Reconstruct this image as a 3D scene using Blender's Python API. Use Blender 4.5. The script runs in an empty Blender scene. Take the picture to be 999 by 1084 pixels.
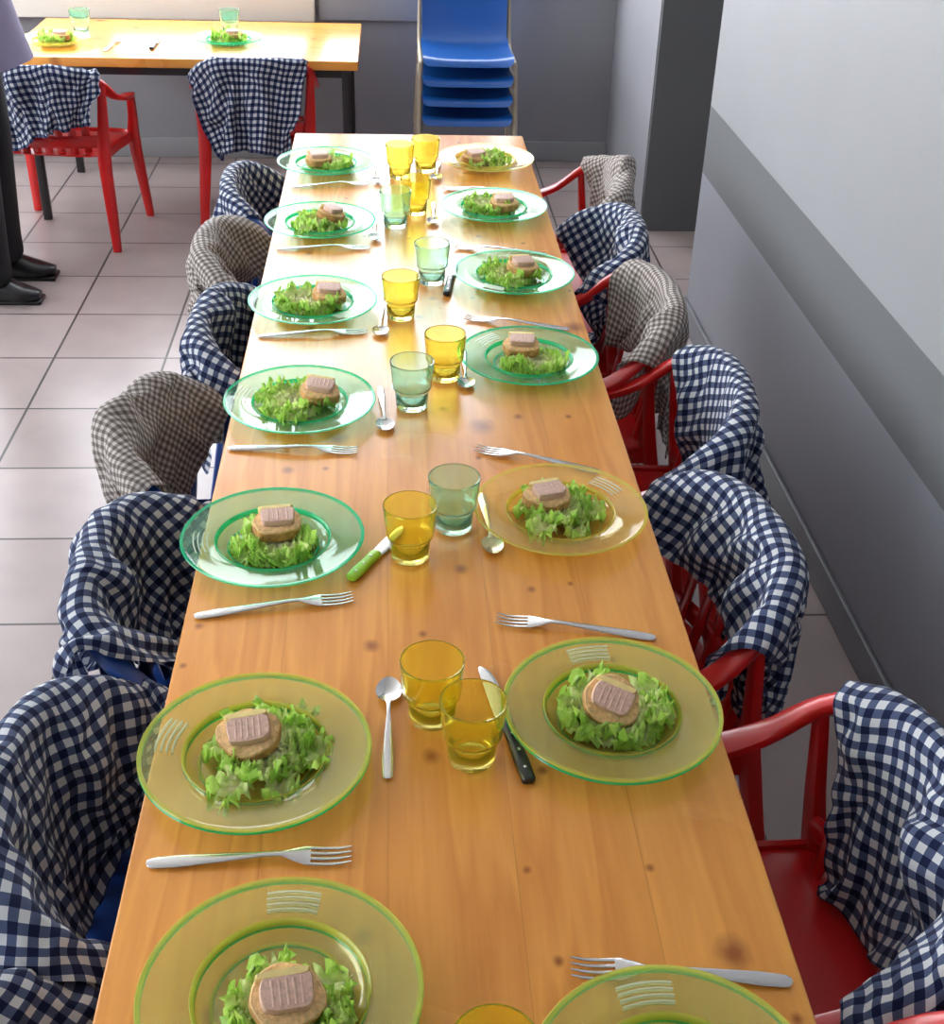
import bpy, bmesh, math, random
from mathutils import Vector, Matrix, noise
V=Vector
SC=bpy.context.scene
COL=SC.collection
try:
    SC.view_settings.view_transform='Standard'
    SC.view_settings.look='None'
except Exception: pass
SC.view_settings.exposure=0.0

# ------------------------------------------------------------ materials
def newmat(name):
    m=bpy.data.materials.new(name); m.use_nodes=True
    nt=m.node_tree; nt.nodes.clear()
    out=nt.nodes.new('ShaderNodeOutputMaterial')
    return m,nt,out
def N(nt,t,**kw):
    n=nt.nodes.new(t)
    for k,v in kw.items():
        if k.startswith('i_'):
            n.inputs[k[2:].replace('_',' ')].default_value=v
        else: setattr(n,k,v)
    return n
def pbr(name,col,rough=.5,metal=0.0,coat=0.0,noise_amt=0.0,noise_scale=20,bump=0.0,bscale=60,spec=.5,sheen=0,trans_w=0,sss=0):
    m,nt,out=newmat(name)
    b=N(nt,'ShaderNodeBsdfPrincipled')
    b.inputs['Base Color'].default_value=(*col,1); b.inputs['Roughness'].default_value=rough
    b.inputs['Metallic'].default_value=metal; b.inputs['Coat Weight'].default_value=coat
    b.inputs['Specular IOR Level'].default_value=spec
    if sheen: b.inputs['Sheen Weight'].default_value=sheen
    tc=N(nt,'ShaderNodeTexCoord')
    if noise_amt>0:
        nz=N(nt,'ShaderNodeTexNoise'); nz.inputs['Scale'].default_value=noise_scale; nz.inputs['Detail'].default_value=4
        nt.links.new(tc.outputs['Object'],nz.inputs['Vector'])
        cr=N(nt,'ShaderNodeValToRGB')
        cr.color_ramp.elements[0].position=.3; cr.color_ramp.elements[1].position=.7
        cr.color_ramp.elements[0].color=(*[c*(1-noise_amt) for c in col],1)
        cr.color_ramp.elements[1].color=(*[min(1,c*(1+noise_amt)) for c in col],1)
        nt.links.new(nz.outputs['Fac'],cr.inputs['Fac']); nt.links.new(cr.outputs['Color'],b.inputs['Base Color'])
    if bump>0:
        nz2=N(nt,'ShaderNodeTexNoise'); nz2.inputs['Scale'].default_value=bscale
        nt.links.new(tc.outputs['Object'],nz2.inputs['Vector'])
        bp=N(nt,'ShaderNodeBump'); bp.inputs['Strength'].default_value=bump; bp.inputs['Distance'].default_value=.002
        nt.links.new(nz2.outputs['Fac'],bp.inputs['Height']); nt.links.new(bp.outputs['Normal'],b.inputs['Normal'])
    nt.links.new(b.outputs[0],out.inputs[0])
    return m
def clearmat(name,tint,dcol,dfac,gloss_rough=.06,f0=.035,fmax=.7):
    """thin tinted transparent plastic / glass surface"""
    m,nt,out=newmat(name)
    tr=N(nt,'ShaderNodeBsdfTransparent'); tr.inputs[0].default_value=(*tint,1)
    df=N(nt,'ShaderNodeBsdfDiffuse'); df.inputs[0].default_value=(*dcol,1)
    tl=N(nt,'ShaderNodeBsdfTranslucent'); tl.inputs[0].default_value=(*dcol,1)
    ad=N(nt,'ShaderNodeMixShader'); ad.inputs[0].default_value=.5
    nt.links.new(df.outputs[0],ad.inputs[1]); nt.links.new(tl.outputs[0],ad.inputs[2])
    m1=N(nt,'ShaderNodeMixShader'); m1.inputs[0].default_value=dfac
    nt.links.new(tr.outputs[0],m1.inputs[1]); nt.links.new(ad.outputs[0],m1.inputs[2])
    gl=N(nt,'ShaderNodeBsdfGlossy'); gl.inputs['Roughness'].default_value=gloss_rough
    lw=N(nt,'ShaderNodeLayerWeight'); lw.inputs['Blend'].default_value=.5
    fr=math_(nt,'ADD',math_(nt,'MULTIPLY',math_(nt,'POWER',lw.outputs['Facing'],5.0),fmax),f0)
    m2=N(nt,'ShaderNodeMixShader')
    nt.links.new(fr,m2.inputs[0]); nt.links.new(m1.outputs[0],m2.inputs[1]); nt.links.new(gl.outputs[0],m2.inputs[2])
    nt.links.new(m2.outputs[0],out.inputs[0])
    return m
def glassmat(name,col,glow_col,glow_fac,ior=1.45):
    m,nt,out=newmat(name)
    b=N(nt,'ShaderNodeBsdfPrincipled'); b.inputs['Base Color'].default_value=(*col,1); b.inputs['Roughness'].default_value=0.0
    b.inputs['IOR'].default_value=ior; b.inputs['Transmission Weight'].default_value=1.0
    tl=N(nt,'ShaderNodeBsdfTranslucent'); tl.inputs[0].default_value=(*glow_col,1)  # scatter colour mixed in, standing for light caught in the glass
    df=N(nt,'ShaderNodeBsdfDiffuse'); df.inputs[0].default_value=(*glow_col,1)
    m1=N(nt,'ShaderNodeMixShader'); m1.inputs[0].default_value=.5; nt.links.new(tl.outputs[0],m1.inputs[1]); nt.links.new(df.outputs[0],m1.inputs[2])
    m2=N(nt,'ShaderNodeMixShader'); m2.inputs[0].default_value=glow_fac; nt.links.new(b.outputs[0],m2.inputs[1]); nt.links.new(m1.outputs[0],m2.inputs[2])
    nt.links.new(m2.outputs[0],out.inputs[0]); return m
def math_(nt,op,a,b=None,c=None):
    n=nt.nodes.new('ShaderNodeMath'); n.operation=op
    for i,x in enumerate((a,b,c)):
        if x is None: continue
        if hasattr(x,'links'): nt.links.new(x,n.inputs[i])
        else: n.inputs[i].default_value=x
    return n.outputs[0]
def gingham(name,dark,light,mid_c,cell):
    m,nt,out=newmat(name)
    uv=N(nt,'ShaderNodeUVMap'); uv.uv_map='UVMap'
    sp=N(nt,'ShaderNodeSeparateXYZ'); nt.links.new(uv.outputs[0],sp.inputs[0])
    sx=math_(nt,'LESS_THAN',math_(nt,'FRACT',math_(nt,'DIVIDE',sp.outputs[0],cell*2)),.5)
    sy=math_(nt,'LESS_THAN',math_(nt,'FRACT',math_(nt,'DIVIDE',sp.outputs[1],cell*2)),.5)
    s=math_(nt,'MULTIPLY',math_(nt,'ADD',sx,sy),.5)
    cr=N(nt,'ShaderNodeValToRGB'); nt.links.new(s,cr.inputs[0])
    e=cr.color_ramp.elements; e[0].color=(*light,1); e[1].color=(*dark,1)
    mid=cr.color_ramp.elements.new(.5); mid.color=(*mid_c,1)
    b=N(nt,'ShaderNodeBsdfPrincipled'); b.inputs['Roughness'].default_value=.85; b.inputs['Sheen Weight'].default_value=.1
    b.inputs['Specular IOR Level'].default_value=.2
    nt.links.new(cr.outputs[0],b.inputs['Base Color'])
    tl=N(nt,'ShaderNodeBsdfTranslucent'); nt.links.new(cr.outputs[0],tl.inputs[0])
    mx=N(nt,'ShaderNodeMixShader'); mx.inputs[0].default_value=.18
    nt.links.new(b.outputs[0],mx.inputs[1]); nt.links.new(tl.outputs[0],mx.inputs[2])
    nt.links.new(mx.outputs[0],out.inputs[0])
    return m
def woodmat(name,c1,c2,knots=True,board=.125):
    m,nt,out=newmat(name)
    tc=N(nt,'ShaderNodeTexCoord'); sp=N(nt,'ShaderNodeSeparateXYZ'); nt.links.new(tc.outputs['Object'],sp.inputs[0])
    X,Y,Z=sp.outputs
    bi=math_(nt,'FLOOR',math_(nt,'DIVIDE',math_(nt,'ADD',X,5.06),board))
    off=math_(nt,'MULTIPLY',bi,3.71)
    cb=N(nt,'ShaderNodeCombineXYZ')
    nt.links.new(math_(nt,'MULTIPLY',X,1.0),cb.inputs[0]); nt.links.new(math_(nt,'MULTIPLY',math_(nt,'ADD',Y,off),.07),cb.inputs[1]); nt.links.new(bi,cb.inputs[2])
    n1=N(nt,'ShaderNodeTexNoise'); n1.inputs['Scale'].default_value=9; n1.inputs['Detail'].default_value=3; n1.inputs['Distortion'].default_value=.4
    nt.links.new(cb.outputs[0],n1.inputs['Vector'])
    rings=math_(nt,'FRACT',math_(nt,'MULTIPLY',n1.outputs['Fac'],9.0))
    rr=N(nt,'ShaderNodeValToRGB'); nt.links.new(rings,rr.inputs[0])
    rr.color_ramp.elements[0].color=(0,0,0,1); rr.color_ramp.elements[1].color=(0,0,0,1); q=rr.color_ramp.elements.new(.75); q.color=(1,1,1,1); rr.color_ramp.elements[2].position=1
    n2=N(nt,'ShaderNodeTexNoise'); n2.inputs['Scale'].default_value=160; n2.inputs['Detail'].default_value=3
    nt.links.new(cb.outputs[0],n2.inputs['Vector'])
    n3=N(nt,'ShaderNodeTexNoise'); n3.inputs['Scale'].default_value=3.0; nt.links.new(tc.outputs['Object'],n3.inputs['Vector'])
    f=math_(nt,'SUBTRACT',1.0,math_(nt,'MULTIPLY',rr.outputs[0],.32))
    f=math_(nt,'SUBTRACT',f,math_(nt,'MULTIPLY',n2.outputs['Fac'],.38))
    f=math_(nt,'SUBTRACT',f,math_(nt,'MULTIPLY',n3.outputs['Fac'],.30))
    wn=N(nt,'ShaderNodeTexWhiteNoise'); wn.noise_dimensions='1D'; nt.links.new(bi,wn.inputs['W'])
    f=math_(nt,'ADD',f,math_(nt,'MULTIPLY',math_(nt,'SUBTRACT',wn.outputs['Value'],.5),.28))
    cr=N(nt,'ShaderNodeValToRGB'); nt.links.new(f,cr.inputs[0])
    cr.color_ramp.elements[0].position=.15; cr.color_ramp.elements[0].color=(*c2,1)
    cr.color_ramp.elements[1].position=.8; cr.color_ramp.elements[1].color=(*c1,1)
    col=cr.outputs[0]
    fr=math_(nt,'FRACT',math_(nt,'DIVIDE',math_(nt,'ADD',X,5.06),board))
    seam=math_(nt,'LESS_THAN',fr,.008)
    mx=N(nt,'ShaderNodeMixRGB'); nt.links.new(math_(nt,'MULTIPLY',seam,.35),mx.inputs[0]); nt.links.new(col,mx.inputs[1]); mx.inputs[2].default_value=(c1[0]*.35,c1[1]*.28,c1[2]*.2,1)
    col=mx.outputs[0]
    if knots:
        for (scl,loc,rmax,rmin,thr) in ((5.0,(.31,.17,0),.055,.022,.25),(8.0,(.7,.43,0),.035,.026,.4)):
            vo=N(nt,'ShaderNodeTexVoronoi'); vo.voronoi_dimensions='2D'; vo.inputs['Scale'].default_value=scl; vo.inputs['Randomness'].default_value=1
            mp=N(nt,'ShaderNodeMapping'); mp.inputs['Scale'].default_value=(1.0,.8,0); mp.inputs['Location'].default_value=loc
            nzk=N(nt,'ShaderNodeTexNoise'); nzk.inputs['Scale'].default_value=60; nt.links.new(tc.outputs['Object'],nzk.inputs['Vector'])
            nt.links.new(tc.outputs['Object'],mp.inputs[0]); nt.links.new(mp.outputs[0],vo.inputs['Vector'])
            sc=N(nt,'ShaderNodeSeparateColor'); nt.links.new(vo.outputs['Color'],sc.inputs[0])
            rad=math_(nt,'ADD',math_(nt,'MULTIPLY',math_(nt,'POWER',sc.outputs[0],2.0),rmax),rmin)
            k=N(nt,'ShaderNodeMapRange'); nt.links.new(math_(nt,'ADD',math_(nt,'DIVIDE',vo.outputs['Distance'],rad),math_(nt,'MULTIPLY',math_(nt,'SUBTRACT',nzk.outputs['Fac'],.5),.8)),k.inputs[0])
            k.inputs[1].default_value=.3; k.inputs[2].default_value=1.7; k.inputs[3].default_value=1; k.inputs[4].default_value=0
            vis=math_(nt,'GREATER_THAN',sc.outputs[1],thr)
            kf=math_(nt,'MULTIPLY',math_(nt,'MULTIPLY',k.outputs[0],vis),.9)
            mk2=N(nt,'ShaderNodeMixRGB'); nt.links.new(kf,mk2.inputs[0]); nt.links.new(col,mk2.inputs[1]); mk2.inputs[2].default_value=(c1[0]*.34,c1[1]*.20,c1[2]*.15,1)
            col=mk2.outputs[0]
    b=N(nt,'ShaderNodeBsdfPrincipled'); nt.links.new(col,b.inputs['Base Color'])
    rgh=N(nt,'ShaderNodeMapRange'); nt.links.new(n3.outputs['Fac'],rgh.inputs[0]); rgh.inputs[3].default_value=.20; rgh.inputs[4].default_value=.32
    nt.links.new(rgh.outputs[0],b.inputs['Roughness'])
    b.inputs['Specular IOR Level'].default_value=.5
    bp=N(nt,'ShaderNodeBump'); bp.inputs['Strength'].default_value=.06; bp.inputs['Distance'].default_value=.0006; nt.links.new(n2.outputs['Fac'],bp.inputs['Height']); nt.links.new(bp.outputs[0],b.inputs['Normal'])
    nt.links.new(b.outputs[0],out.inputs[0])
    return m
def floormat():
    m,nt,out=newmat('floor_tiles')
    tc=N(nt,'ShaderNodeTexCoord'); mp=N(nt,'ShaderNodeMapping'); mp.inputs['Location'].default_value=(.93+6.1,-2.0+12.2,0)
    nt.links.new(tc.outputs['Object'],mp.inputs[0])
    br=N(nt,'ShaderNodeTexBrick'); br.offset=0; br.inputs['Scale'].default_value=1; br.inputs['Brick Width'].default_value=.305; br.inputs['Row Height'].default_value=.305
    br.inputs['Mortar Size'].default_value=.0035; br.inputs['Mortar Smooth'].default_value=.1
    br.inputs['Color1'].default_value=(.38,.305,.29,1); br.inputs['Color2'].default_value=(.44,.36,.345,1); br.inputs['Mortar'].default_value=(.06,.05,.045,1)
    nt.links.new(mp.outputs[0],br.inputs['Vector'])
    nz=N(nt,'ShaderNodeTexNoise'); nz.inputs['Scale'].default_value=6; nz.inputs['Detail'].default_value=6; nt.links.new(tc.outputs['Object'],nz.inputs['Vector'])
    mx=N(nt,'ShaderNodeMixRGB'); mx.blend_type='MULTIPLY'; mx.inputs[0].default_value=.35
    nt.links.new(br.outputs['Color'],mx.inputs[1]); nt.links.new(nz.outputs['Fac'],mx.inputs[2])
    b=N(nt,'ShaderNodeBsdfPrincipled'); nt.links.new(mx.outputs[0],b.inputs['Base Color'])
    b.inputs['Roughness'].default_value=.30; b.inputs['Specular IOR Level'].default_value=.6
    bp=N(nt,'ShaderNodeBump'); bp.inputs['Strength'].default_value=.4; bp.inputs['Distance'].default_value=.002; bp.invert=True
    nt.links.new(br.outputs['Fac'],bp.inputs['Height']); nt.links.new(bp.outputs[0],b.inputs['Normal'])
    nt.links.new(b.outputs[0],out.inputs[0]); return m
def leafmat():
    m,nt,out=newmat('lettuce_green')
    tc=N(nt,'ShaderNodeTexCoord')
    uv=N(nt,'ShaderNodeUVMap'); uv.uv_map='UVMap'; sp=N(nt,'ShaderNodeSeparateXYZ'); nt.links.new(uv.outputs[0],sp.inputs[0])
    nz=N(nt,'ShaderNodeTexNoise'); nz.inputs['Scale'].default_value=60; nz.inputs['Detail'].default_value=2; nt.links.new(tc.outputs['Object'],nz.inputs['Vector'])
    f=math_(nt,'ADD',math_(nt,'MULTIPLY',sp.outputs[1],.85),math_(nt,'MULTIPLY',math_(nt,'SUBTRACT',nz.outputs['Fac'],.5),.6))
    cr=N(nt,'ShaderNodeValToRGB'); nt.links.new(f,cr.inputs[0]); e=cr.color_ramp.elements
    e[0].position=0; e[0].color=(.96,.97,.74,1); e[1].position=1.0; e[1].color=(.28,.62,.05,1)
    q=e.new(.32); q.color=(.90,.96,.48,1); q=e.new(.6); q.color=(.64,.88,.20,1)
    b=N(nt,'ShaderNodeBsdfPrincipled'); b.inputs['Roughness'].default_value=.28; nt.links.new(cr.outputs[0],b.inputs['Base Color'])
    tl=N(nt,'ShaderNodeBsdfTranslucent'); nt.links.new(cr.outputs[0],tl.inputs[0])
    mx=N(nt,'ShaderNodeMixShader'); mx.inputs[0].default_value=.5
    nt.links.new(b.outputs[0],mx.inputs[1]); nt.links.new(tl.outputs[0],mx.inputs[2]); nt.links.new(mx.outputs[0],out.inputs[0]); return m

M_wood=woodmat('varnished_pine',(.80,.355,.066),(.58,.205,.030))
M_wood2=woodmat('varnished_pine_edge',(.60,.26,.06),(.45,.16,.03),knots=False)
M_floor=floormat()
M_red=pbr('red_plastic',(.62,.009,.009),.32,coat=.2)
M_blue=pbr('blue_plastic',(.010,.05,.24),.35,coat=.2)
M_blue2=pbr('bright_blue_plastic',(.008,.09,.36),.32,coat=.3)
M_beige=pbr('beige_metal',(.42,.36,.27),.4)
M_black=pbr('black_metal',(.012,.012,.014),.4)
M_navy=gingham('navy_gingham',(.006,.011,.048),(.64,.66,.68),(.075,.10,.185),.0108)
M_brown=gingham('taupe_gingham',(.13,.105,.095),(.60,.56,.52),(.29,.25,.23),.0062)
M_steel=pbr('stainless_steel',(.60,.59,.58),.2,metal=1)
M_blackh=pbr('black_handle',(.012,.012,.015),.35)
M_lime=pbr('lime_plastic',(.36,.66,.03),.35)
M_gplate=clearmat('green_clear_plastic',(.80,.97,.88),(.36,.97,.68),.13)
M_pplate=clearmat('pale_green_clear_plastic',(.93,.99,.94),(.5,.97,.6),.04)
M_yplate=clearmat('yellow_clear_plastic',(.985,.97,.74),(.97,.95,.48),.13)
M_gedge=clearmat('green_plastic_edge',(.30,.90,.62),(.06,.80,.45),.45)
M_yedge=clearmat('yellow_plastic_edge',(.95,.90,.40),(.92,.86,.22),.40)
M_yglass=glassmat('yellow_glass',(.995,.955,.36),(.98,.86,.03),.075)
M_gglass=glassmat('green_glass',(.74,.97,.88),(.22,.90,.58),.06)
M_leaf=leafmat()
M_crust=pbr('bread_crust',(.58,.30,.10),.8,noise_amt=.35,noise_scale=120,bump=.6,bscale=400)
M_crumb=pbr('bread_crumb',(.76,.50,.23),.85,noise_amt=.25,noise_scale=200,bump=.8,bscale=500)
M_pate=pbr('pate_meat',(.66,.43,.33),.45,noise_amt=.16,noise_scale=260,bump=.3,bscale=300)
M_fat=pbr('pate_fat',(.88,.70,.28),.4,noise_amt=.1,noise_scale=100)
M_wall=pbr('painted_wall_grey',(.27,.275,.285),.6,noise_amt=.03,noise_scale=3,bump=.15,bscale=200)
M_wallb=pbr('painted_wall_lower',(.25,.26,.29),.5,noise_amt=.03,noise_scale=3,bump=.1,bscale=200)
M_stripe=pbr('grey_stripe_paint',(.125,.13,.135),.55)
M_base=pbr('grey_baseboard',(.13,.135,.15),.45)
M_backw=pbr('back_wall_paint',(.24,.24,.26),.6,noise_amt=.04,noise_scale=3)
M_dark=pbr('dark_grey_jamb',(.10,.103,.108),.6)
M_white=pbr('white_paint',(.80,.76,.68),.45)
M_ceil=pbr('ceiling_white',(.62,.62,.60),.8)

# ------------------------------------------------------------ mesh builder
class MB:
    def __init__(s): s.v=[];s.f=[];s.m=[];s.uv=None
    def add(s,vf,mi=0,M=None):
        vs,fs=vf; o=len(s.v)
        s.v+= [ (M@V(p) if M else V(p)) for p in vs]
        s.f+= [tuple(i+o for i in f) for f in fs]; s.m+=[mi]*len(fs); return s
    def mesh(s,name,mats,angle=40):
        me=bpy.data.meshes.new(name); me.from_pydata([tuple(p) for p in s.v],[],s.f)
        for m in mats: me.materials.append(m)
        me.polygons.foreach_set('material_index',s.m)
        bm=bmesh.new(); bm.from_mesh(me); bmesh.ops.recalc_face_normals(bm,faces=bm.faces); bm.to_mesh(me); bm.free()
        me.polygons.foreach_set('use_smooth',[True]*len(me.polygons))
        try: me.set_sharp_from_angle(angle=math.radians(angle))
        except Exception: pass
        me.update(); return me
def obj(name,me,loc=(0,0,0),rz=0,parent=None,rot=None,scale=None):
    o=bpy.data.objects.new(name,me); COL.objects.link(o); o.location=loc
    o.rotation_euler=rot if rot else (0,0,rz)
    if scale: o.scale=scale
    if parent: o.parent=parent
    return o
def boxvf(a,b,bev=0.0):
    x0,y0,z0=a;x1,y1,z1=b
    if bev<=0:
        vs=[(x0,y0,z0),(x1,y0,z0),(x1,y1,z0),(x0,y1,z0),(x0,y0,z1),(x1,y0,z1),(x1,y1,z1),(x0,y1,z1)]
        return vs,[(0,3,2,1),(4,5,6,7),(0,1,5,4),(1,2,6,5),(2,3,7,6),(3,0,4,7)]
    bm=bmesh.new(); bmesh.ops.create_cube(bm,size=1)
    for v in bm.verts: v.co=V(((x0+x1)/2+v.co.x*(x1-x0),(y0+y1)/2+v.co.y*(y1-y0),(z0+z1)/2+v.co.z*(z1-z0)))
    bmesh.ops.bevel(bm,geom=list(bm.edges),offset=bev,segments=3,affect='EDGES',profile=.5)
    vs=[v.co.copy() for v in bm.verts]; bm.verts.index_update(); fs=[tuple(v.index for v in f.verts) for f in bm.faces]; bm.free(); return vs,fs
def sweep(path,hw,hh,seg=10,up=V((0,0,1)),ex=.6,caps=True):
    path=[V(p) for p in path]; n=len(path); vs=[];fs=[]
    if not isinstance(hw,(list,tuple)): hw=[hw]*n
    if not isinstance(hh,(list,tuple)): hh=[hh]*n
    for i,p in enumerate(path):
        t=(path[min(i+1,n-1)]-path[max(i-1,0)]).normalized()
        s=t.cross(up)
        if s.length<1e-4: s=V((1,0,0))
        s.normalize(); u=s.cross(t).normalized()
        for k in range(seg):
            a=2*math.pi*k/seg; c,sn=math.cos(a),math.sin(a)
            cx=math.copysign(abs(c)**ex,c); sy=math.copysign(abs(sn)**ex,sn)
            vs.append(p+s*cx*hw[i]+u*sy*hh[i])
    for i in range(n-1):
        for k in range(seg):
            k2=(k+1)%seg
            fs.append((i*seg+k,i*seg+k2,(i+1)*seg+k2,(i+1)*seg+k))
    if caps:
        fs.append(tuple(range(seg))[::-1]); fs.append(tuple((n-1)*seg+k for k in range(seg)))
    return vs,fs
def smooth_path(pts,per=5):
    pts=[V(p) for p in pts]; out=[]; n=len(pts)
    for i in range(n-1):
        p0=pts[max(i-1,0)];p1=pts[i];p2=pts[i+1];p3=pts[min(i+2,n-1)]
        for j in range(per):
            t=j/per
            out.append(.5*((2*p1)+(p2-p0)*t+(2*p0-5*p1+4*p2-p3)*t*t+(3*p1-p0-3*p2+p3)*t**3))
    out.append(pts[-1]); return out
def lerp_list(vals,per=5):
    out=[]
    for i in range(len(vals)-1):
        for j in range(per): out.append(vals[i]+(vals[i+1]-vals[i])*j/per)
    return out+[vals[-1]]
def lathe(prof,seg=64,closed=False):
    vs=[];fs=[];idx=[]
    for r,z in prof:
        if r<1e-6: idx.append([len(vs)]*seg); vs.append(V((0,0,z)))
        else:
            idx.append(list(range(len(vs),len(vs)+seg)))
            for k in range(seg):
                a=2*math.pi*k/seg; vs.append(V((r*math.cos(a),r*math.sin(a),z)))
    n=len(prof); rng=range(n if closed else n-1)
    for i in rng:
        A=idx[i];B=idx[(i+1)%n]
        for k in range(seg):
            k2=(k+1)%seg
            q=[]
            for t in (A[k],A[k2],B[k2],B[k]):
                if t not in q: q.append(t)
            if len(q)>2: fs.append(tuple(q))
    return vs,fs

# ------------------------------------------------------------ armchair mesh (front = +Y local)
def armchair(mat):
    b=MB()
    nx,ny=12,10
    def sz(u,v): return .312-.014*(1-u*u)*(1-v*v)-.012*max(0,v)**3*1.0
    vs=[];fs=[]
    for side in (0,1):
        for j in range(ny+1):
            for i in range(nx+1):
                u=-1+2*i/nx; v=-1+2*j/ny
                w=.178 if v>-.2 else .178-.02*(-v-.2)
                r=1-.06*(abs(u)**6)*(abs(v)**6)
                vs.append(V((u*w*r,.0+v*.165*r+.005,sz(u,v)-side*.012-(.010 if abs(u)==1 or abs(v)==1 else 0)*(1-side))))
    W=nx+1; K=W*(ny+1)
    for j in range(ny):
        for i in range(nx):
            a=j*W+i; fs.append((a,a+1,a+W+1,a+W)); fs.append((K+a,K+a+W,K+a+W+1,K+a+1))
    for j in range(ny):
        for i in (0,nx):
            a=j*W+i; fs.append((a,a+W,K+a+W,K+a))
    for i in range(nx):
        for j in (0,ny):
            a=j*W+i; fs.append((a,a+1,K+a+1,K+a))
    b.add((vs,fs))
    ap=smooth_path([(-.17,-.14,.295),(-.172,0,.295),(-.165,.15,.292),(0,.168,.288),(.165,.15,.292),(.172,0,.295),(.17,-.14,.295)],4)
    b.add(sweep(ap,.006,.018,8))
    half=[(.0,-.196,.568),(.08,-.190,.566),(.145,-.166,.556),(.183,-.118,.525),(.196,-.055,.474),(.200,.02,.447),(.200,.09,.440),(.196,.128,.434)]
    pts=[(-x,y,z) for x,y,z in half[::-1]]+half[1:]
    hwv=[.016,.021,.022,.019,.014,.011,.011,.011]
    hw=hwv+hwv[::-1][1:]
    hhv=[.008,.008,.008,.008,.010,.011,.012,.012]; hh=hhv+hhv[::-1][1:]
    b.add(sweep(smooth_path(pts,5),lerp_list(hw,5),lerp_list(hh,5),12))
    for k in range(-3,4):
        x=k*.043; yb=-.150+.022*(k/3)**2*1.2
        b.add(sweep(smooth_path([(x*.92,yb,.305),(x*.96,yb-.018,.39),(x*1.02,yb-.036+.004*(abs(k)/3),.48),(x*1.05,yb-.043+.012*(abs(k)/3)**2,.562-.008*(abs(k)/3)**2)],4),.0135,.004,8,up=V((0,1,0))))
    b.add(sweep(smooth_path([(-.165,-.13,.345),(-.08,-.155,.345),(0,-.16,.345),(.08,-.155,.345),(.165,-.13,.345)],4),.005,.02,8))
    for sx in (-1,1):
        b.add(sweep(smooth_path([(sx*.196,.125,.436),(sx*.192,.138,.36),(sx*.186,.145,.28),(sx*.196,.165,.12),(sx*.204,.178,0)],4),lerp_list([.013,.016,.022,.017,.013],4),lerp_list([.011,.012,.014,.013,.011],4),10,up=V((0,1,0))))
        b.add(sweep(smooth_path([(sx*.186,-.118,.52),(sx*.180,-.130,.40),(sx*.176,-.145,.29),(sx*.190,-.175,.12),(sx*.200,-.198,0)],4),lerp_list([.012,.018,.022,.018,.013],4),lerp_list([.008,.010,.014,.013,.011],4),10,up=V((0,1,0))))
    return b.mesh('armchair_'+mat.name,[mat],50)
ME_red=armchair(M_red); ME_blue=armchair(M_blue)

# ------------------------------------------------------------ cloth simulation variants
def sim_cloths(specs,frames=46):
    tmp=[];cl=[]
    for i,sp in enumerate(specs):
        ox=(i%4)*1.6; oy=(i//4)*1.6
        c=obj('tmpcol',ME_red.copy(),(ox,oy,0)); m=c.modifiers.new('c','COLLISION')
        c.collision.thickness_outer=.005; c.collision.cloth_friction=40; c.collision.damping=.6
        tmp.append(c)
        w,l=sp['w'],sp['l']; nx=int(w/.0130); ny=int(l/.0130)
        vs=[];fs=[]; rnd=random.Random(sp['seed'])
        R=Matrix.Rotation(sp['rot'],4,'Z')
        s0=rnd.random()*50; cx=sp.get('cx',.78)
        for j in range(ny+1):
            for k in range(nx+1):
                x=-w/2+w*k/nx; y=-l/2+l*j/ny
                z=.06*noise.noise(V((x*5+s0,y*5,0)))+.024*math.sin(x*34+s0+2*y)+.012*math.sin(y*5)
                p=R@V((x*cx,y*.97,0)); vs.append((ox+p.x+sp['dx'],oy+p.y-.185+sp['dy'],.640+z-.25*max(0,abs(y)-.03)))
        W=nx+1
        for j in range(ny):
            for k in range(nx):
                a=j*W+k; fs.append((a,a+1,a+W+1,a+W))
        me=bpy.data.meshes.new('bib'); me.from_pydata(vs,[],fs)
        uv=me.uv_layers.new(name='UVMap')
        for lp in me.loops:
            j,k=divmod(lp.vertex_index,W); uv.data[lp.index].uv=(w*k/nx,l*j/ny)
        o=obj('tmpcloth',me); m=o.modifiers.new('cl','CLOTH'); s=m.settings
        s.quality=6; s.mass=.12; s.air_damping=1.5; s.tension_stiffness=14; s.compression_stiffness=12; s.shear_stiffness=6; s.bending_stiffness=.3; s.bending_damping=.5
        cs=m.collision_settings; cs.collision_quality=3; cs.distance_min=.004; cs.use_self_collision=True; cs.self_distance_min=.005; cs.friction=30 if hasattr(cs,'friction') else 0
        cl.append((o,ox,oy))
    for f in range(1,frames+1):
        SC.frame_set(f)
    dg=bpy.context.evaluated_depsgraph_get(); out=[]
    for o,ox,oy in cl:
        ev=o.evaluated_get(dg); me=bpy.data.meshes.new_from_object(ev)
        me.transform(Matrix.Translation((-ox,-oy,0)))
        out.append(me)
    for o,_,_ in cl: bpy.data.objects.remove(o)
    for c in tmp: bpy.data.objects.remove(c)
    SC.frame_set(1)
    return out
specs=[dict(w=.50,l=.50,rot=.40,dx=-.025,dy=.01,seed=1),dict(w=.50,l=.54,rot=-.35,dx=-.03,dy=-.03,seed=2),dict(w=.54,l=.50,rot=.55,dx=-.03,dy=.0,seed=3),
       dict(w=.48,l=.54,rot=-.12,dx=-.03,dy=-.04,seed=4),dict(w=.50,l=.52,rot=.8,dx=-.02,dy=-.02,seed=5),dict(w=.54,l=.54,rot=-.6,dx=-.03,dy=.02,seed=6),
       dict(w=.60,l=.52,rot=.2,dx=-.04,dy=.02,seed=7,cx=.76),dict(w=.60,l=.52,rot=-.25,dx=-.045,dy=.02,seed=8,cx=.76)]
CL=sim_cloths(specs)
for me in CL: me.polygons.foreach_set('use_smooth',[True]*len(me.polygons))
CLm={}
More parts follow.
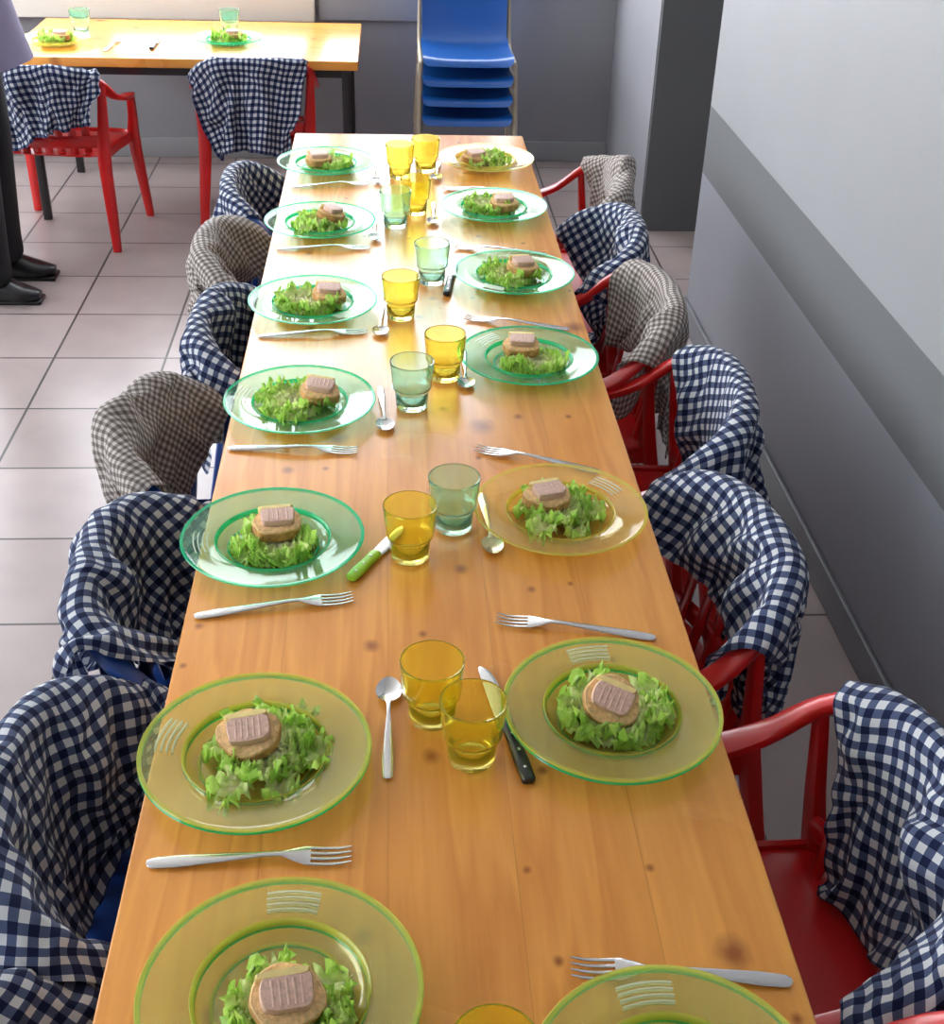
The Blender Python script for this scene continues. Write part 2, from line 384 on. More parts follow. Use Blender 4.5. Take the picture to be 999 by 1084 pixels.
def cloth_mesh(i,mat):
    k=(i,mat.name)
    if k not in CLm:
        me=CL[i].copy(); me.materials.clear(); me.materials.append(mat); CLm[k]=me
    return CLm[k]
def chair_with_bib(x,y,rz,chair_me,ci,mat,cname,mirror=False):
    obj(cname,chair_me,(x,y,0),rz)
    o=obj('gingham_bib',cloth_mesh(ci,mat),(x,y,0),rz)
    if mirror: o.scale=(-1,1,1)
    m=o.modifiers.new('s','SUBSURF'); m.levels=1; m.render_levels=1
R90=math.pi/2
def rc(xr,y,drz,ci,mat,mir=False): chair_with_bib(xr-.19,y,R90+drz,ME_red,ci,mat,'child_armchair',mir)
def lc(xr,y,drz,ci,mat,mir=False): chair_with_bib(xr+.19,y,-R90+drz,ME_blue,ci,mat,'child_armchair',mir)
rc(.565,.50,.0,3,M_brown)
rc(.595,.93,.06,0,M_navy)
rc(.520,1.42,.10,1,M_navy)
rc(.585,1.90,-.05,2,M_navy)
rc(.545,2.30,.05,3,M_brown)
rc(.545,2.70,.0,5,M_navy)
rc(.575,3.08,.0,4,M_brown)
lc(-.420,.56,.0,6,M_navy)
lc(-.405,.98,.05,7,M_navy)
lc(-.390,1.38,-.05,6,M_navy)
lc(-.415,1.78,.0,4,M_brown)
lc(-.345,2.18,-.05,5,M_navy)
lc(-.390,2.58,.0,1,M_brown,True)
lc(-.380,3.0,.0,2,M_navy)
chair_with_bib(-1.08,4.27,-.12,ME_red,6,M_navy,'child_armchair')
chair_with_bib(-.46,4.43,.10,ME_red,3,M_navy,'child_armchair')

# ------------------------------------------------------------ room
def simple(name,parts,mats,loc=(0,0,0),rz=0,ang=30):
    b=MB()
    for vf,mi in parts: b.add(vf,mi)
    return obj(name,b.mesh(name,mats,ang),loc,rz)
XL=-3.4; YB=-2.2; YF=5.15; H=2.75
simple('floor',[(boxvf((XL-.1,YB,-.1),(2.2,YF+.1,0)),0)],[M_floor])
simple('ceiling',[(boxvf((XL,YB,H),(2.2,YF,H+.1)),0)],[M_ceil])
XW=.888
simple('wall_rear',[(boxvf((XL,YB-.12,0),(XW+.15,YB,H)),0)],[M_wall])
simple('wall_right',[(boxvf((XW,YB,0),(XW+.15,3.50,.453)),1),(boxvf((XW,YB,.453),(XW+.15,3.50,.640)),2),(boxvf((XW,YB,.640),(XW+.15,3.50,H)),0)],[M_wall,M_wallb,M_stripe])
simple('baseboard_right',[(boxvf((XW-.012,YB,0),(XW-.0005,3.50,.075),.003),0)],[M_base])
simple('wall_right_rear',[(boxvf((XW,4.31,0),(2.2,YF,H)),0)],[M_backw])
simple('trim_jamb',[(boxvf((XW+.004,4.295,0),(2.2,4.309,H)),0)],[M_dark])
simple('wall_corridor_end',[(boxvf((2.1,3.50,0),(2.2,4.31,H)),0)],[M_dark])
simple('wall_corridor_side',[(boxvf((XW+.15,3.40,0),(2.1,3.50,H)),0)],[M_wall])
wx0,wx1,wz0,wz1=-2.9,.62,.64,2.5
simple('wall_back',[(boxvf((XL,YF,0),(XW,YF+.12,wz0)),0),(boxvf((XL,YF,wz1),(XW,YF+.12,H)),0),(boxvf((XL,YF,wz0),(wx0,YF+.12,wz1)),0),(boxvf((wx1,YF,wz0),(XW,YF+.12,wz1)),0)],[M_backw])
fr=[]
def frame(x0,x1,z0,z1,y0,y1,t=.045):
    fr.extend([(boxvf((x0,y0,z0),(x1,y1,z0+t),.004),0),(boxvf((x0,y0,z1-t),(x1,y1,z1),.004),0),(boxvf((x0,y0,z0+t),(x0+t,y1,z1-t),.004),0),(boxvf((x1-t,y0,z0+t),(x1,y1,z1-t),.004),0)])
nw=4; ww=(wx1-wx0)/nw
for i in range(nw): frame(wx0+i*ww,wx0+(i+1)*ww,wz0,wz1,YF+.03,YF+.08)
simple('window_1',fr,[M_white])
simple('trim_sill',[(boxvf((-1.46,YF-.05,.535),(-.285,YF-.001,.655),.006),0),(boxvf((-.27,YF-.03,.54),(.20,YF-.001,.655),.006),1)],[M_white,M_wallb])
simple('baseboard_back',[(boxvf((XL,YF-.014,0),(XW,YF-.0005,.08),.003),0)],[M_wall])
lz0,lz1=.9,2.4
simple('wall_left',[(boxvf((XL-.12,YB,0),(XL,YF,lz0)),0),(boxvf((XL-.12,YB,lz1),(XL,YF,H)),0),(boxvf((XL-.12,YB,lz0),(XL,-.8,lz1)),0),(boxvf((XL-.12,4.6,lz0),(XL,YF,lz1)),0)],[M_wall])
fr=[]
for i in range(4):
    y0=-.8+i*1.35
    for a,b_ in (((XL-.08,y0,lz0),(XL-.03,y0+1.35,lz0+.05)),((XL-.08,y0,lz1-.05),(XL-.03,y0+1.35,lz1)),((XL-.08,y0,lz0+.05),(XL-.03,y0+.05,lz1-.05)),((XL-.08,y0+1.30,lz0+.05),(XL-.03,y0+1.35,lz1-.05))):
        fr.append((boxvf(a,b_,.004),0))
simple('window_2',fr,[M_white])
simple('baseboard_left',[(boxvf((XL+.0005,YB,0),(XL+.013,YF-.02,.08),.003),0)],[M_base])

# ------------------------------------------------------------ tables
T=.56
def table(name,w,l,loc,rz,metal=False):
    b=MB()
    b.add(boxvf((-w/2,-l/2,-.030),(w/2,l/2,0),.003),0)
    ap=2 if metal else 1; ah=.03 if metal else .048
    ins=.03
    b.add(boxvf((-w/2+ins,-l/2+ins,-.030-ah),(-w/2+ins+.02,l/2-ins,-.0302)),ap); b.add(boxvf((w/2-ins-.02,-l/2+ins,-.030-ah),(w/2-ins,l/2-ins,-.0302)),ap)
    b.add(boxvf((-w/2+ins+.02,-l/2+ins,-.030-ah),(w/2-ins-.02,-l/2+ins+.02,-.0302)),ap); b.add(boxvf((-w/2+ins+.02,l/2-ins-.02,-.030-ah),(w/2-ins-.02,l/2-ins,-.0302)),ap)
    ys=[-l/2+ins,l/2-ins-.045]
    t=.026 if metal else .05
    for x in (-w/2+ins-.002,w/2-ins-t+.002):
        for y in ys: b.add(boxvf((x,y-.001,-T+.0005),(x+t,y+t,-.031),.003),ap)
    return obj(name,b.mesh(name,[M_wood,M_wood2,M_black],30),(loc[0],loc[1],T),rz)
tb=table('dining_table',.622,3.36,(.053,1.78),0)
tb2=table('dining_table',.64,1.16,(-.685,4.65),R90,True)

# ------------------------------------------------------------ plates
def plate_mesh(name,m1,m2):
    prof=[(0,.0035),(.058,.0035),(.066,.0045),(.0725,.0105),(.0755,.0160),(.078,.0172),(.095,.0190),(.1135,.0212),(.1175,.0222)]
    edge=[(.1212,.0226),(.1222,.0213),(.1212,.0200)]
    under=[(.1175,.0196),(.1135,.0188),(.095,.0166),(.079,.0148),(.0765,.0132),(.0735,.0080),(.067,.0022),(.060,.0006),(.057,.0),(.055,.0014),(0,.0014)]
    b=MB()
    b.add(lathe(prof,72),0); b.add(lathe([prof[-1]]+edge+[under[0]],72),1); b.add(lathe(under,72),0)
    b.add(lathe([(.0735,.0118),(.0748,.0140),(.0760,.0163),(.0774,.0176),(.0768,.0183),(.0750,.0170),(.0735,.0143)],72,True),1)
    b.add(lathe([(.0585,.0036),(.0600,.0044),(.0615,.0042),(.0600,.0037)],72,True),1)
    for r,sp in ((.0865,.27),(.0925,.26),(.0985,.25),(.1045,.24)):
        z=.0172+(r-.078)*.112
        b.add(sweep([(r*math.cos(a),r*math.sin(a),z+.0010) for a in [(-sp+2*sp*i/14)+R90 for i in range(15)]],.0010,.0009,6),2)
    return b.mesh(name,[m1,m2,M_emb],40)
M_emb=clearmat('embossed_ridge',(.97,.98,.95),(.85,.92,.80),.42)  # whitish plastic for the raised rim lines
ME_gp=plate_mesh('plate_green',M_gplate,M_gedge); ME_yp=plate_mesh('plate_yellow',M_yplate,M_yedge); ME_pp=plate_mesh('plate_pale',M_pplate,M_gedge)
def plate(x,y,kind,rz=0):
    z=T+.0006
    if kind=='s':
        obj('clear_plastic_plate',ME_pp,(x,y,z),rz); obj('clear_plastic_plate',ME_yp,(x,y,z+.0036),rz); return z+.0036
    obj('clear_plastic_plate',ME_gp if kind=='g' else ME_yp,(x,y,z),rz); return z
# ------------------------------------------------------------ food
def lettuce(seed,R=.048,n=22):
    rnd=random.Random(seed); vs=[];fs=[];uvs=[]
    for q in range(n):
        a=2*math.pi*q/n*3.0+rnd.uniform(-.5,.5); L=rnd.uniform(.030,.056); Wd=rnd.uniform(.014,.024)
        r0=rnd.uniform(0,.014) if q%2 else rnd.uniform(.004,.020)
        lift=rnd.uniform(.3,.95) if q%2 else rnd.uniform(.0,.35); ph=rnd.uniform(0,6); k=rnd.uniform(5,8); z0=rnd.uniform(.002,.010); curl=rnd.uniform(.2,1.4)
        NU,NV=22,16; o=len(vs)
        for i in range(NU+1):
            u=i/NU
            for j in range(NV+1):
                v=-1+2*j/NV
                wid=Wd*(.18+.82*math.sin(min(1,u*1.15)*math.pi*.60))*(1.0 if u<.8 else math.sqrt(max(0,1-((u-.8)/.24)**2)))
                wid*=1+.18*math.sin(u*30+ph)+.10*math.sin(u*57+ph*2)
                ruf=(abs(v)**1.5)*.0095*math.sin(k*u*math.pi*1.5+ph+(2.0 if v>0 else 0))+.0024*math.sin(17*u+9*v+ph)
                ruf+= (u**3)*.0080*math.sin(v*8+ph)
                x=r0+L*u*math.cos(lift*u*.8)*(1+.08*u*math.sin(v*12+ph)); z=z0+L*math.sin(lift)*u*.70 - curl*.012*u*u*u + ruf+abs(v)*.007*(.3+u)
                y=wid*v+.002*math.sin(u*9+ph)
                p=V((x*math.cos(a)-y*math.sin(a),x*math.sin(a)+y*math.cos(a),max(z,.0012)))
                vs.append(p); uvs.append((v*.5+.5,min(1,.02+.45*u+.55*abs(v)*(.25+.75*u))))
        for i in range(NU):
            for j in range(NV):
                A=o+i*(NV+1)+j; fs.append((A,A+1,A+NV+2,A+NV+1))
    me=bpy.data.meshes.new('lettuce'); me.from_pydata([tuple(p) for p in vs],[],fs)
    uv=me.uv_layers.new(name='UVMap')
    for lp in me.loops: uv.data[lp.index].uv=uvs[lp.vertex_index]
    me.materials.append(M_leaf); me.polygons.foreach_set('use_smooth',[True]*len(me.polygons)); return me
LET=[lettuce(s) for s in (3,8,15,23)]
def loft(outline,rings,nseg):
    vs=[];fs=[]
    for s,z in rings:
        for k in range(nseg):
            x,y=outline(2*math.pi*k/nseg); vs.append(V((x*s,y*s,z)))
    for i in range(len(rings)-1):
        for k in range(nseg):
            k2=(k+1)%nseg; fs.append((i*nseg+k,i*nseg+k2,(i+1)*nseg+k2,(i+1)*nseg+k))
    fs.append(tuple(range(nseg))[::-1]); fs.append(tuple((len(rings)-1)*nseg+k for k in range(nseg)))
    return vs,fs
def toast_mesh(seed):
    rnd=random.Random(seed); s0=rnd.random()*20
    def ol(a):
        r=.0305*(1+.16*noise.noise(V((math.cos(a)*1.3+s0,math.sin(a)*1.3,0)))); return (r*1.08*math.cos(a),r*.92*math.sin(a))
    b=MB(); h=.017
    b.add(loft(ol,[(.94,0),(1,.0018),(1.015,h*.5),(1,h-.0016)],40),0)
    b.add(loft(ol,[(.992,h-.0018),(.95,h+.0004),(.6,h+.0007)],40),1)
    def sl(a,w=.0225,d=.0160,e=.55):
        c,s=math.cos(a),math.sin(a); n1=1+.10*noise.noise(V((c*2+s0,s*2,3)))
        return (math.copysign(abs(c)**e,c)*w*n1,math.copysign(abs(s)**e,s)*d*n1)
    M1=Matrix.Translation((.001,.001,h))
    b.add(loft(sl,[(.96,0),(1,.0015),(1.0,.0085),(.95,.0105),(.6,.0110)],40),2,M1)
    M2=Matrix.Translation((-.0005,.0160,h))@Matrix.Diagonal((1.0,.20,1,1))
    b.add(loft(sl,[(.98,0),(1.02,.001),(1.02,.0092),(.96,.0110)],36),3,M2)
    for k in range(-2,3):
        b.add(sweep([(.001+k*.0062,-.0110,h+.0108),(.001+k*.0062,.0105,h+.0108)],.0014,.0005,6),2)
    return b.mesh('toast',[M_crust,M_crumb,M_pate,M_fat],50)
TO=[toast_mesh(s) for s in (1,5,9)]
def setting(px,py,kind,lo,to,i,prz):
    z=plate(px,py,kind,prz)
    obj('lettuce_salad',LET[i%4],(px+lo[0],py+lo[1],z+.0036),i*1.3,scale=(lo[2]*.98,lo[2]*.85,.92))
    obj('pate_toast',TO[i%3],(px+to[0],py+to[1],z+.0036+to[3]),rot=(to[2],to[4],to[5]))
setting(-.098,.700,'s',(.005,-.020,1.05),(.005,-.018,.35,.022,.05,.2),0,-.05)
setting(-.146,1.001,'s',(.010,.000,1.28),(-.005,.004,.38,.024,-.10,.1),1,1.35)
setting(-.160,1.417,'g',(.002,-.005,1.15),(.006,.008,.14,.020,.0,.15),2,1.75)
setting(-.148,1.822,'g',(-.010,-.002,1.18),(.030,.012,.14,.014,.12,-.1),3,1.4)
setting(-.148,2.237,'g',(-.012,.0,1.2),(.028,.008,.14,.014,.1,.1),0,3.9)
setting(-.155,2.690,'g',(-.004,-.004,1.15),(.022,.012,.25,.016,.2,.9),1,.9)
setting(-.160,3.135,'g',(.012,.0,1.1),(-.018,-.012,.14,.014,.0,.3),2,2.2)
setting(.224,.590,'s',(0,0,1.1),(0,0,.3,.02,0,0),3,.1)
setting(.243,1.058,'s',(-.002,-.004,1.22),(-.006,-.006,.62,.026,.25,-.35),0,.15)
setting(.235,1.482,'y',(-.002,.004,1.2),(-.018,.014,.14,.016,.0,.3),1,5.4)
setting(.239,1.989,'g',(.008,-.014,1.15),(-.012,.016,.12,.016,.0,-.1),2,.8)
setting(.247,2.384,'g',(-.010,-.004,1.15),(.014,.004,.16,.016,.1,.4),3,2.6)
setting(.237,2.803,'g',(-.014,.0,1.12),(.020,-.010,.14,.014,.0,.1),0,4.4)
setting(.244,3.177,'y',(.002,.004,1.15),(-.030,-.018,.14,.012,.0,.5),1,1.9)
# ------------------------------------------------------------ tumblers
def tumbler(mat):
    outer=[(0,.0012),(.020,.0012),(.0232,.0),(.0252,.002),(.0260,.006),(.0274,.029),(.0280,.0325),(.0310,.0352),(.0322,.0380),(.0356,.0785),(.0358,.0810),(.0353,.0822)]
    inner=[(.0343,.0818),(.0339,.0785),(.0308,.0400),(.0296,.0370),(.0268,.0340),(.0256,.0300),(.0244,.0105),(.021,.0088),(0,.0085)]
    b=MB(); b.add(lathe(outer+inner,56),0); return b.mesh('tumbler',[mat],60)
TY=tumbler(M_yglass); TG=tumbler(M_gglass)
for x,y,k in ((.042,1.070,'y'),(.083,1.003,'y'),(.0227,1.393,'y'),(.084,1.465,'g'),(.0325,1.832,'g'),(.0904,1.94,'y'),(.0178,2.20,'y'),(.0814,2.377,'g'),(.0105,2.71,'g'),(.0563,2.80,'y'),(.0234,3.07,'y'),(.0878,3.127,'y'),(.0763,.600,'y')):
    obj('drinking_glass',TY if k=='y' else TG,(x,y,T+.0005),x*50)
# ------------------------------------------------------------ cutlery (handle end at origin, +X to tip)
def spline_strip(xs,ys,zs,hw,hh): return sweep(smooth_path(list(zip(xs,ys,zs)),4),lerp_list(hw,4),lerp_list(hh,4),10,ex=.7)
b=MB()
b.add(spline_strip([0,.006,.03,.07,.11,.130,.142,.152,.158],[0]*9,[.0022,.0022,.0035,.006,.0085,.0085,.0065,.005,.0042],[.002,.0068,.0078,.0058,.0032,.0034,.0085,.0118,.0122],[.0010,.0013,.0014,.0014,.0014,.0012,.0010,.0009,.0009]))
for yo in (-.0102,-.0034,.0034,.0102):
    b.add(spline_strip([.156,.170,.185,.198],[yo,yo,yo*.97,yo*.93],[.0042,.0026,.0026,.0050],[.0021,.0019,.0017,.0007],[.0009,.0009,.0008,.0005]))
ME_fork=b.mesh('fork',[M_steel],50)
b=MB()
b.add(spline_strip([0,.005,.03,.07,.10,.115,.124],[0]*7,[.0020,.0020,.003,.006,.0075,.0068,.0052],[.0015,.0055,.0060,.0040,.0022,.0026,.0045],[.0008,.0011,.0011,.0012,.0012,.0009,.0007]))
vs=[];fs=[]
NR,NS=7,32
for side in (0,1):
    for i in range(NR+1):
        r=i/NR
        for k in range(NS):
            a=2*math.pi*k/NS; px=.141+.0215*r*math.cos(a); py=.0150*r*math.sin(a)*(1-.12*math.cos(a))
            vs.append(V((px,py,.0016+.0050*r*r-(.0009 if side else 0))))
    o=side*(NR+1)*NS
    for i in range(NR):
        for k in range(NS):
            k2=(k+1)%NS; fs.append((o+i*NS+k,o+i*NS+k2,o+(i+1)*NS+k2,o+(i+1)*NS+k))
for k in range(NS):
    k2=(k+1)%NS; a=NR*NS; fs.append((a+k,a+k2,a+k2+(NR+1)*NS,a+k+(NR+1)*NS))
b.add((vs,fs)); ME_spoon=b.mesh('spoon',[M_steel],60)
def knife(mh):
    b=MB()
    b.add(spline_strip([0,.004,.03,.06,.085,.095],[0]*6,[.0055]*6,[.004,.0078,.0085,.0072,.0078,.0070],[.003,.0050,.0052,.0050,.0050,.0045]),0)
    b.add(spline_strip([.09,.10,.13,.17,.190,.200],[0,0,.0005,.001,.003,.0055],[.0045,.004,.0035,.003,.0025,.002],[.0065,.0082,.0088,.0085,.0060,.0012],[.0012,.0010,.0008,.0007,.0006,.0004]),1)
    for x in (.018,.045,.072): b.add(lathe([(0,.0112),(.0018,.0111),(.0022,.0104),(.0022,.0005)],12),1,Matrix.Translation((x,0,0)))
    return b.mesh('knife',[mh,M_steel],50)
ME_kb=knife(M_blackh); ME_kl=knife(M_lime)
def cut(name,me,a,bb,z=T+.0008,s=1):
    o=obj(name,me,(a[0],a[1],z),math.atan2(bb[1]-a[1],bb[0]-a[0])); o.scale=(s,s if s==1 else 1,1)
for a,bb in (((-.240,.8635),(-.0437,.867)),((-.246,1.262),(-.0398,1.299)),((-.250,1.690),(-.0463,1.679)),((-.241,2.106),(-.043,2.127)),((-.241,2.555),(-.05,2.565)),((-.239,2.976),(-.062,3.01)),
             ((.321,1.207),(.1232,1.249)),((.312,1.612),(.1207,1.688)),((.330,2.140),(.1367,2.192)),((.330,2.535),(.1413,2.571)),((.325,2.955),(.131,2.975)),((.353,.7075),(.1556,.7287))):
    cut('fork',ME_fork,a,bb)
for a,bb in (((-.007,.972),(-.0054,1.13)),((-.019,1.90),(-.009,1.728)),((-.018,2.265),(-.0206,2.10)),((-.037,2.765),(-.033,2.60)),((-.034,3.17),(-.03,3.0)),
             ((.128,1.552),(.136,1.39)),((.128,2.05),(.125,1.889)),((.100,2.875),(.095,2.714)),((.125,3.20),(.112,3.05))):
    cut('teaspoon',ME_spoon,a,bb)
cut('table_knife',ME_kb,(.1416,.960),(.108,1.15)); cut('table_knife',ME_kb,(.108,2.300),(.136,2.50)); cut('table_knife',ME_kl,(-.055,1.335),(.010,1.45),s=.72)
obj('drinking_glass',TG,(-1.08,4.70,T+.0005)); obj('drinking_glass',TG,(-.566,4.74,T+.0005))
z=plate(-1.13,4.52,'y'); obj('lettuce_salad',LET[0],(-1.13,4.52,z+.0036),.4,scale=(1.1,1.1,1.1)); obj('pate_toast',TO[0],(-1.11,4.51,z+.018))
z=plate(-.555,4.58,'g'); obj('lettuce_salad',LET[2],(-.555,4.58,z+.0036),.4,scale=(1.1,1.1,1.3)); obj('pate_toast',TO[1],(-.54,4.57,z+.018))
cut('fork',ME_fork,(-.95,4.42),(-.93,4.6)); cut('table_knife',ME_kb,(-.80,4.45),(-.80,4.65))

# ------------------------------------------------------------ blue stacking chairs
def stack_chair():
    b=MB(); prof=smooth_path([(0,-.185,-.022),(0,-.165,.0),(0,-.08,-.006),(0,.05,-.010),(0,.125,.004),(0,.160,.050),(0,.172,.13),(0,.185,.22),(0,.200,.33),(0,.203,.345)],3)
    n=len(prof); NX=12; vs=[];fs=[]
    for side in (0,1):
        for i,p in enumerate(prof):
            t=i/(n-1); w=.165 if t<.45 else .160
            if i in(0,n-1): w-=.02
            if i in(1,n-2): w-=.006
            tn=(prof[min(i+1,n-1)]-prof[max(i-1,0)]).normalized(); nn=V((0,-tn.z,tn.y))
            for k in range(NX+1):
                u=-1+2*k/NX
                q=p+nn*(.014*abs(u)**3.0)-nn*(side*.004); vs.append(V((u*w,q.y,q.z)))
    W=NX+1; K=n*W
    for i in range(n-1):
        for k in range(NX):
            a=i*W+k; fs.append((a,a+1,a+W+1,a+W)); fs.append((K+a,K+a+1,K+a+W+1,K+a+W))
        for k in (0,NX): a=i*W+k; fs.append((a,a+W,K+a+W,K+a))
    for k in range(NX):
        for i in (0,n-1): a=i*W+k; fs.append((a,a+1,K+a+1,K+a))
    b.add((vs,fs),0,Matrix.Translation((0,0,.31)))
    for s in (-1,1):
        b.add(sweep(smooth_path([(s*.180,-.195,.0),(s*.176,-.165,.15),(s*.172,-.145,.275),(s*.171,-.12,.292),(s*.171,.08,.290),(s*.172,.10,.275),(s*.178,.15,.14),(s*.183,.19,0)],5),.009,.009,8,ex=1,up=V((1,0,0))),1)
        b.add(sweep(smooth_path([(s*.171,.06,.292),(s*.171,.13,.31),(s*.170,.165,.36),(s*.168,.185,.50)],4),.008,.008,8,ex=1,up=V((1,0,0))),1)
    for y in (-.1,.07): b.add(sweep([(-.171,y,.291),(.171,y,.291)],.006,.006,8,ex=1),1)
    return b.mesh('stack_chair',[M_blue2,M_beige],50)
ME_sc=stack_chair()
for i in range(4): obj('stacking_chair',ME_sc,(.278,4.74+.004*i,.001+.068*i),scale=(.98,.94,1))

# ------------------------------------------------------------ person at the left
M_skin=pbr('skin',(.55,.32,.22),.5); M_trous=pbr('black_trousers',(.008,.008,.010),.8,bump=.3,bscale=80); M_shirt=pbr('lavender_tunic',(.15,.125,.22),.8,bump=.3,bscale=50); M_hair=pbr('brown_hair',(.05,.025,.012),.6,bump=.5,bscale=200); M_shoe=pbr('black_shoe',(.006,.006,.007),.3)
M_eye=pbr('eye_white',(.7,.7,.68),.2); M_iris=pbr('eye_iris',(.05,.03,.02),.2); M_lip=pbr('lips',(.42,.14,.12),.4)
per=bpy.data.objects.new('standing_person',None); COL.objects.link(per); per.location=(-1.20,3.72,0); per.rotation_euler=(0,0,0)  # faces +X
def skin(name,pts,edges,rad,mat,lv=2,root=0):
    me=bpy.data.meshes.new(name); me.from_pydata(pts,edges,[]); me.materials.append(mat)
    o=obj(name,me,parent=per)
    o.modifiers.new('skin','SKIN').use_smooth_shade=True
    for i,r in enumerate(rad):
        sv=me.skin_vertices[0].data[i]; sv.radius=(r,r) if not isinstance(r,tuple) else r; sv.use_root=(i==root)
    s=o.modifiers.new('ss','SUBSURF'); s.levels=lv; s.render_levels=lv
    return o
skin('legs',[(0,0,.90),(0,.085,.82),(.015,.092,.48),(-.015,.095,.10),(-.01,.095,.045),(0,-.085,.82),(.02,-.09,.48),(.0,-.10,.10),(.0,-.10,.045),(0,0,.98)],
     [(0,1),(1,2),(2,3),(3,4),(0,5),(5,6),(6,7),(7,8),(0,9)],[.115,.088,.070,.074,.080,.088,.070,.074,.080,.11],M_trous)
def ringloft(name,rings,mat,seg=28,cap=True,wav=0):
    vs=[];fs=[]
    for i,(cx,cy,z,rx,ry) in enumerate(rings):
        for k in range(seg):
            a=2*math.pi*k/seg; w=1+(wav*math.sin(5*a+i*.3) if i<3 else 0)
            vs.append((cx+rx*w*math.cos(a),cy+ry*w*math.sin(a),z))
    for i in range(len(rings)-1):
        for k in range(seg): k2=(k+1)%seg; fs.append((i*seg+k,i*seg+k2,(i+1)*seg+k2,(i+1)*seg+k))
    if cap: fs.append(tuple((len(rings)-1)*seg+k for k in range(seg)))
    b=MB(); b.add((vs,fs)); o=obj(name,b.mesh(name,[mat],70),parent=per); s=o.modifiers.new('s','SUBSURF'); s.levels=1;s.render_levels=1; return o
ringloft('tunic',[(.015,0,.68,.175,.215),(.012,0,.76,.155,.205),(.01,0,.88,.135,.19),(.005,0,1.02,.115,.16),(.01,0,1.14,.115,.155),(.015,0,1.26,.12,.175),(.005,0,1.34,.10,.185),(0,0,1.38,.075,.13),(0,0,1.405,.055,.065)],M_shirt,wav=.05)
skin('arm_sleeves',[(0,.165,1.33),(-.015,.215,1.22),(-.03,.235,1.08),(-.03,.25,.96),(-.02,.26,.87)],[(0,1),(1,2),(2,3),(3,4)],[.055,.052,.046,.040,.036],M_shirt)
skin('arm_sleeves_right',[(0,-.165,1.33),(-.015,-.215,1.22),(-.03,-.235,1.08),(-.03,-.25,.96),(-.02,-.26,.87)],[(0,1),(1,2),(2,3),(3,4)],[.055,.052,.046,.040,.036],M_shirt)
for s,wx,wy,wz in ((1,-.019,.262,.855),(-1,-.019,-.262,.855)):
    w=V((wx,wy,wz)); d=V((.14,.03*s,-.98)).normalized(); side=V((1,0,0)); dn=V((0,s,0))*-1.0
    side=(side-d*side.dot(d)).normalized()
    skin('palm',[tuple(w-d*.05),tuple(w+d*.01),tuple(w+d*.05),tuple(w+d*.085)],[(0,1),(1,2),(2,3)],[(.022,.026),(.020,.027),(.016,.036),(.014,.038)],M_skin)
    for q,(off,Lf) in enumerate(((.030,.066),(.010,.076),(-.010,.071),(-.028,.056))):
        p0=w+d*.07+side*off; p1=p0+d*(.025+Lf*.2); d2=(d+dn*.35).normalized(); p2=p1+d2*Lf*.42; d3=(d+dn*.8).normalized(); p3=p2+d3*Lf*.34
        skin('finger_%d'%(q+1),[tuple(p0),tuple(p1),tuple(p2),tuple(p3)],[(0,1),(1,2),(2,3)],[.0095,.009,.0082,.0068],M_skin)
    t0=w+d*.03+side*.02; t1=t0+d*.028+side*.020+dn*.008; t2=t1+d*.030+side*.004+dn*.006
    skin('thumb',[tuple(t0),tuple(t1),tuple(t2)],[(0,1),(1,2)],[.012,.0105,.0085],M_skin)
ringloft('neck',[(0,0,1.36,.055,.06),(0,0,1.42,.052,.055),(.008,0,1.47,.052,.054)],M_skin)
vs=[];fs=[]; NS,NL=32,24
for j in range(NL+1):
    ph=math.pi*j/NL
    for k in range(NS):
        a=2*math.pi*k/NS; x=math.sin(ph)*math.cos(a); y=math.sin(ph)*math.sin(a); z=math.cos(ph)
        wx=.095; wy=.075*(1-.18*max(0,-z)); X=wx*x; Y=wy*y; Z=.118*z
        if x>0:
            f=max(0,1-abs(y)*5)
            X+=.022*f*math.exp(-((z+.12)/.16)**2)*x + .010*math.exp(-((z+.78)/.2)**2)*x + .006*f*math.exp(-((z+.45)/.10)**2)
            X-=.008*math.exp(-((z-.08)/.12)**2)*math.exp(-((abs(y)-.38)/.18)**2)
        vs.append((X+.012,Y,Z+1.545))
for j in range(NL):
    for k in range(NS): k2=(k+1)%NS; fs.append((j*NS+k,j*NS+k2,(j+1)*NS+k2,(j+1)*NS+k))
b=MB(); b.add((vs,fs)); obj('head',b.mesh('head',[M_skin],80),parent=per)
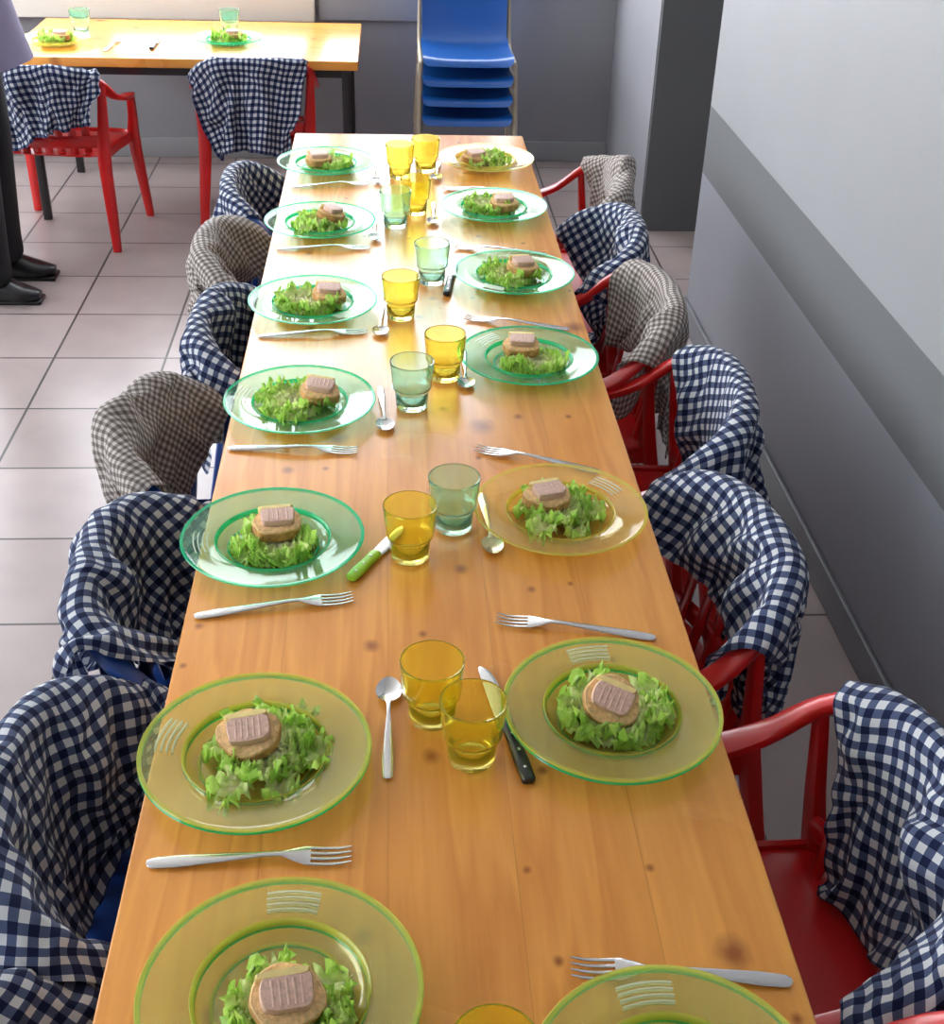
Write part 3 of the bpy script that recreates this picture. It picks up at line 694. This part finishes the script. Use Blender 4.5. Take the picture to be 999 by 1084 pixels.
def ell(name,c,r,mat,seg=20):
    b=MB(); b.add(lathe([(math.sin(math.pi*i/14),math.cos(math.pi*i/14)) for i in range(15)],seg),0,Matrix.Translation(c)@Matrix.Diagonal((*r,1))); return obj(name,b.mesh(name,[mat],80),parent=per)
for s in (-1,1):
    ell('eye',(.088,s*.030,1.553),(.011,.0135,.010),M_eye); ell('iris',(.0965,s*.030,1.553),(.004,.0055,.0055),M_iris)
    ell('ear',(.0,s*.076,1.545),(.018,.008,.030),M_skin); ell('eyebrow',(.097,s*.030,1.574),(.006,.018,.0035),M_hair)
ell('mouth',(.101,0,1.492),(.008,.023,.007),M_lip)
ell('hair_cap',(-.012,0,1.575),(.105,.088,.108),M_hair,28); ell('hair_back',(-.055,0,1.50),(.055,.078,.10),M_hair,28)
for s in (-1,1):
    b=MB(); b.add(sweep(smooth_path([(-.07,s*.095,.035),(-.03,s*.096,.042),(.03,s*.097,.040),(.09,s*.10,.028),(.145,s*.105,.022)],4),lerp_list([.028,.036,.040,.045,.020],4),lerp_list([.030,.040,.037,.025,.014],4),14,ex=.8),0)
    b.add(boxvf((-.085,s*.097-.035,.0),(.15,s*.100+.04,.012),.005),0)
    obj('shoe',b.mesh('shoe',[M_shoe],60),parent=per)

# ------------------------------------------------------------ lighting
w=bpy.data.worlds.new('sky'); SC.world=w; w.use_nodes=True; nt=w.node_tree; nt.nodes.clear()
bg=nt.nodes.new('ShaderNodeBackground'); o=nt.nodes.new('ShaderNodeOutputWorld'); nt.links.new(bg.outputs[0],o.inputs[0])
bg.inputs[0].default_value=(.90,.94,1.0,1); bg.inputs[1].default_value=9.6

# ------------------------------------------------------------ camera
f=1326.0
Yc=V((-89.5,829,-f)).normalized(); vx=-70.0; vy=(f*f-89.5*vx)/829
Zc=V((-vx,vy,f)).normalized(); Xc=Yc.cross(Zc).normalized(); Zc=Xc.cross(Yc)
cd=bpy.data.cameras.new('camera'); cam=bpy.data.objects.new('camera',cd); COL.objects.link(cam)
cam.matrix_world=Matrix.Translation((0,0,1.5))@Matrix((Xc,Yc,Zc)).to_4x4()
cd.sensor_fit='HORIZONTAL'; cd.sensor_width=36; cd.lens=36*f/999; cd.clip_start=.02
SC.camera=cam
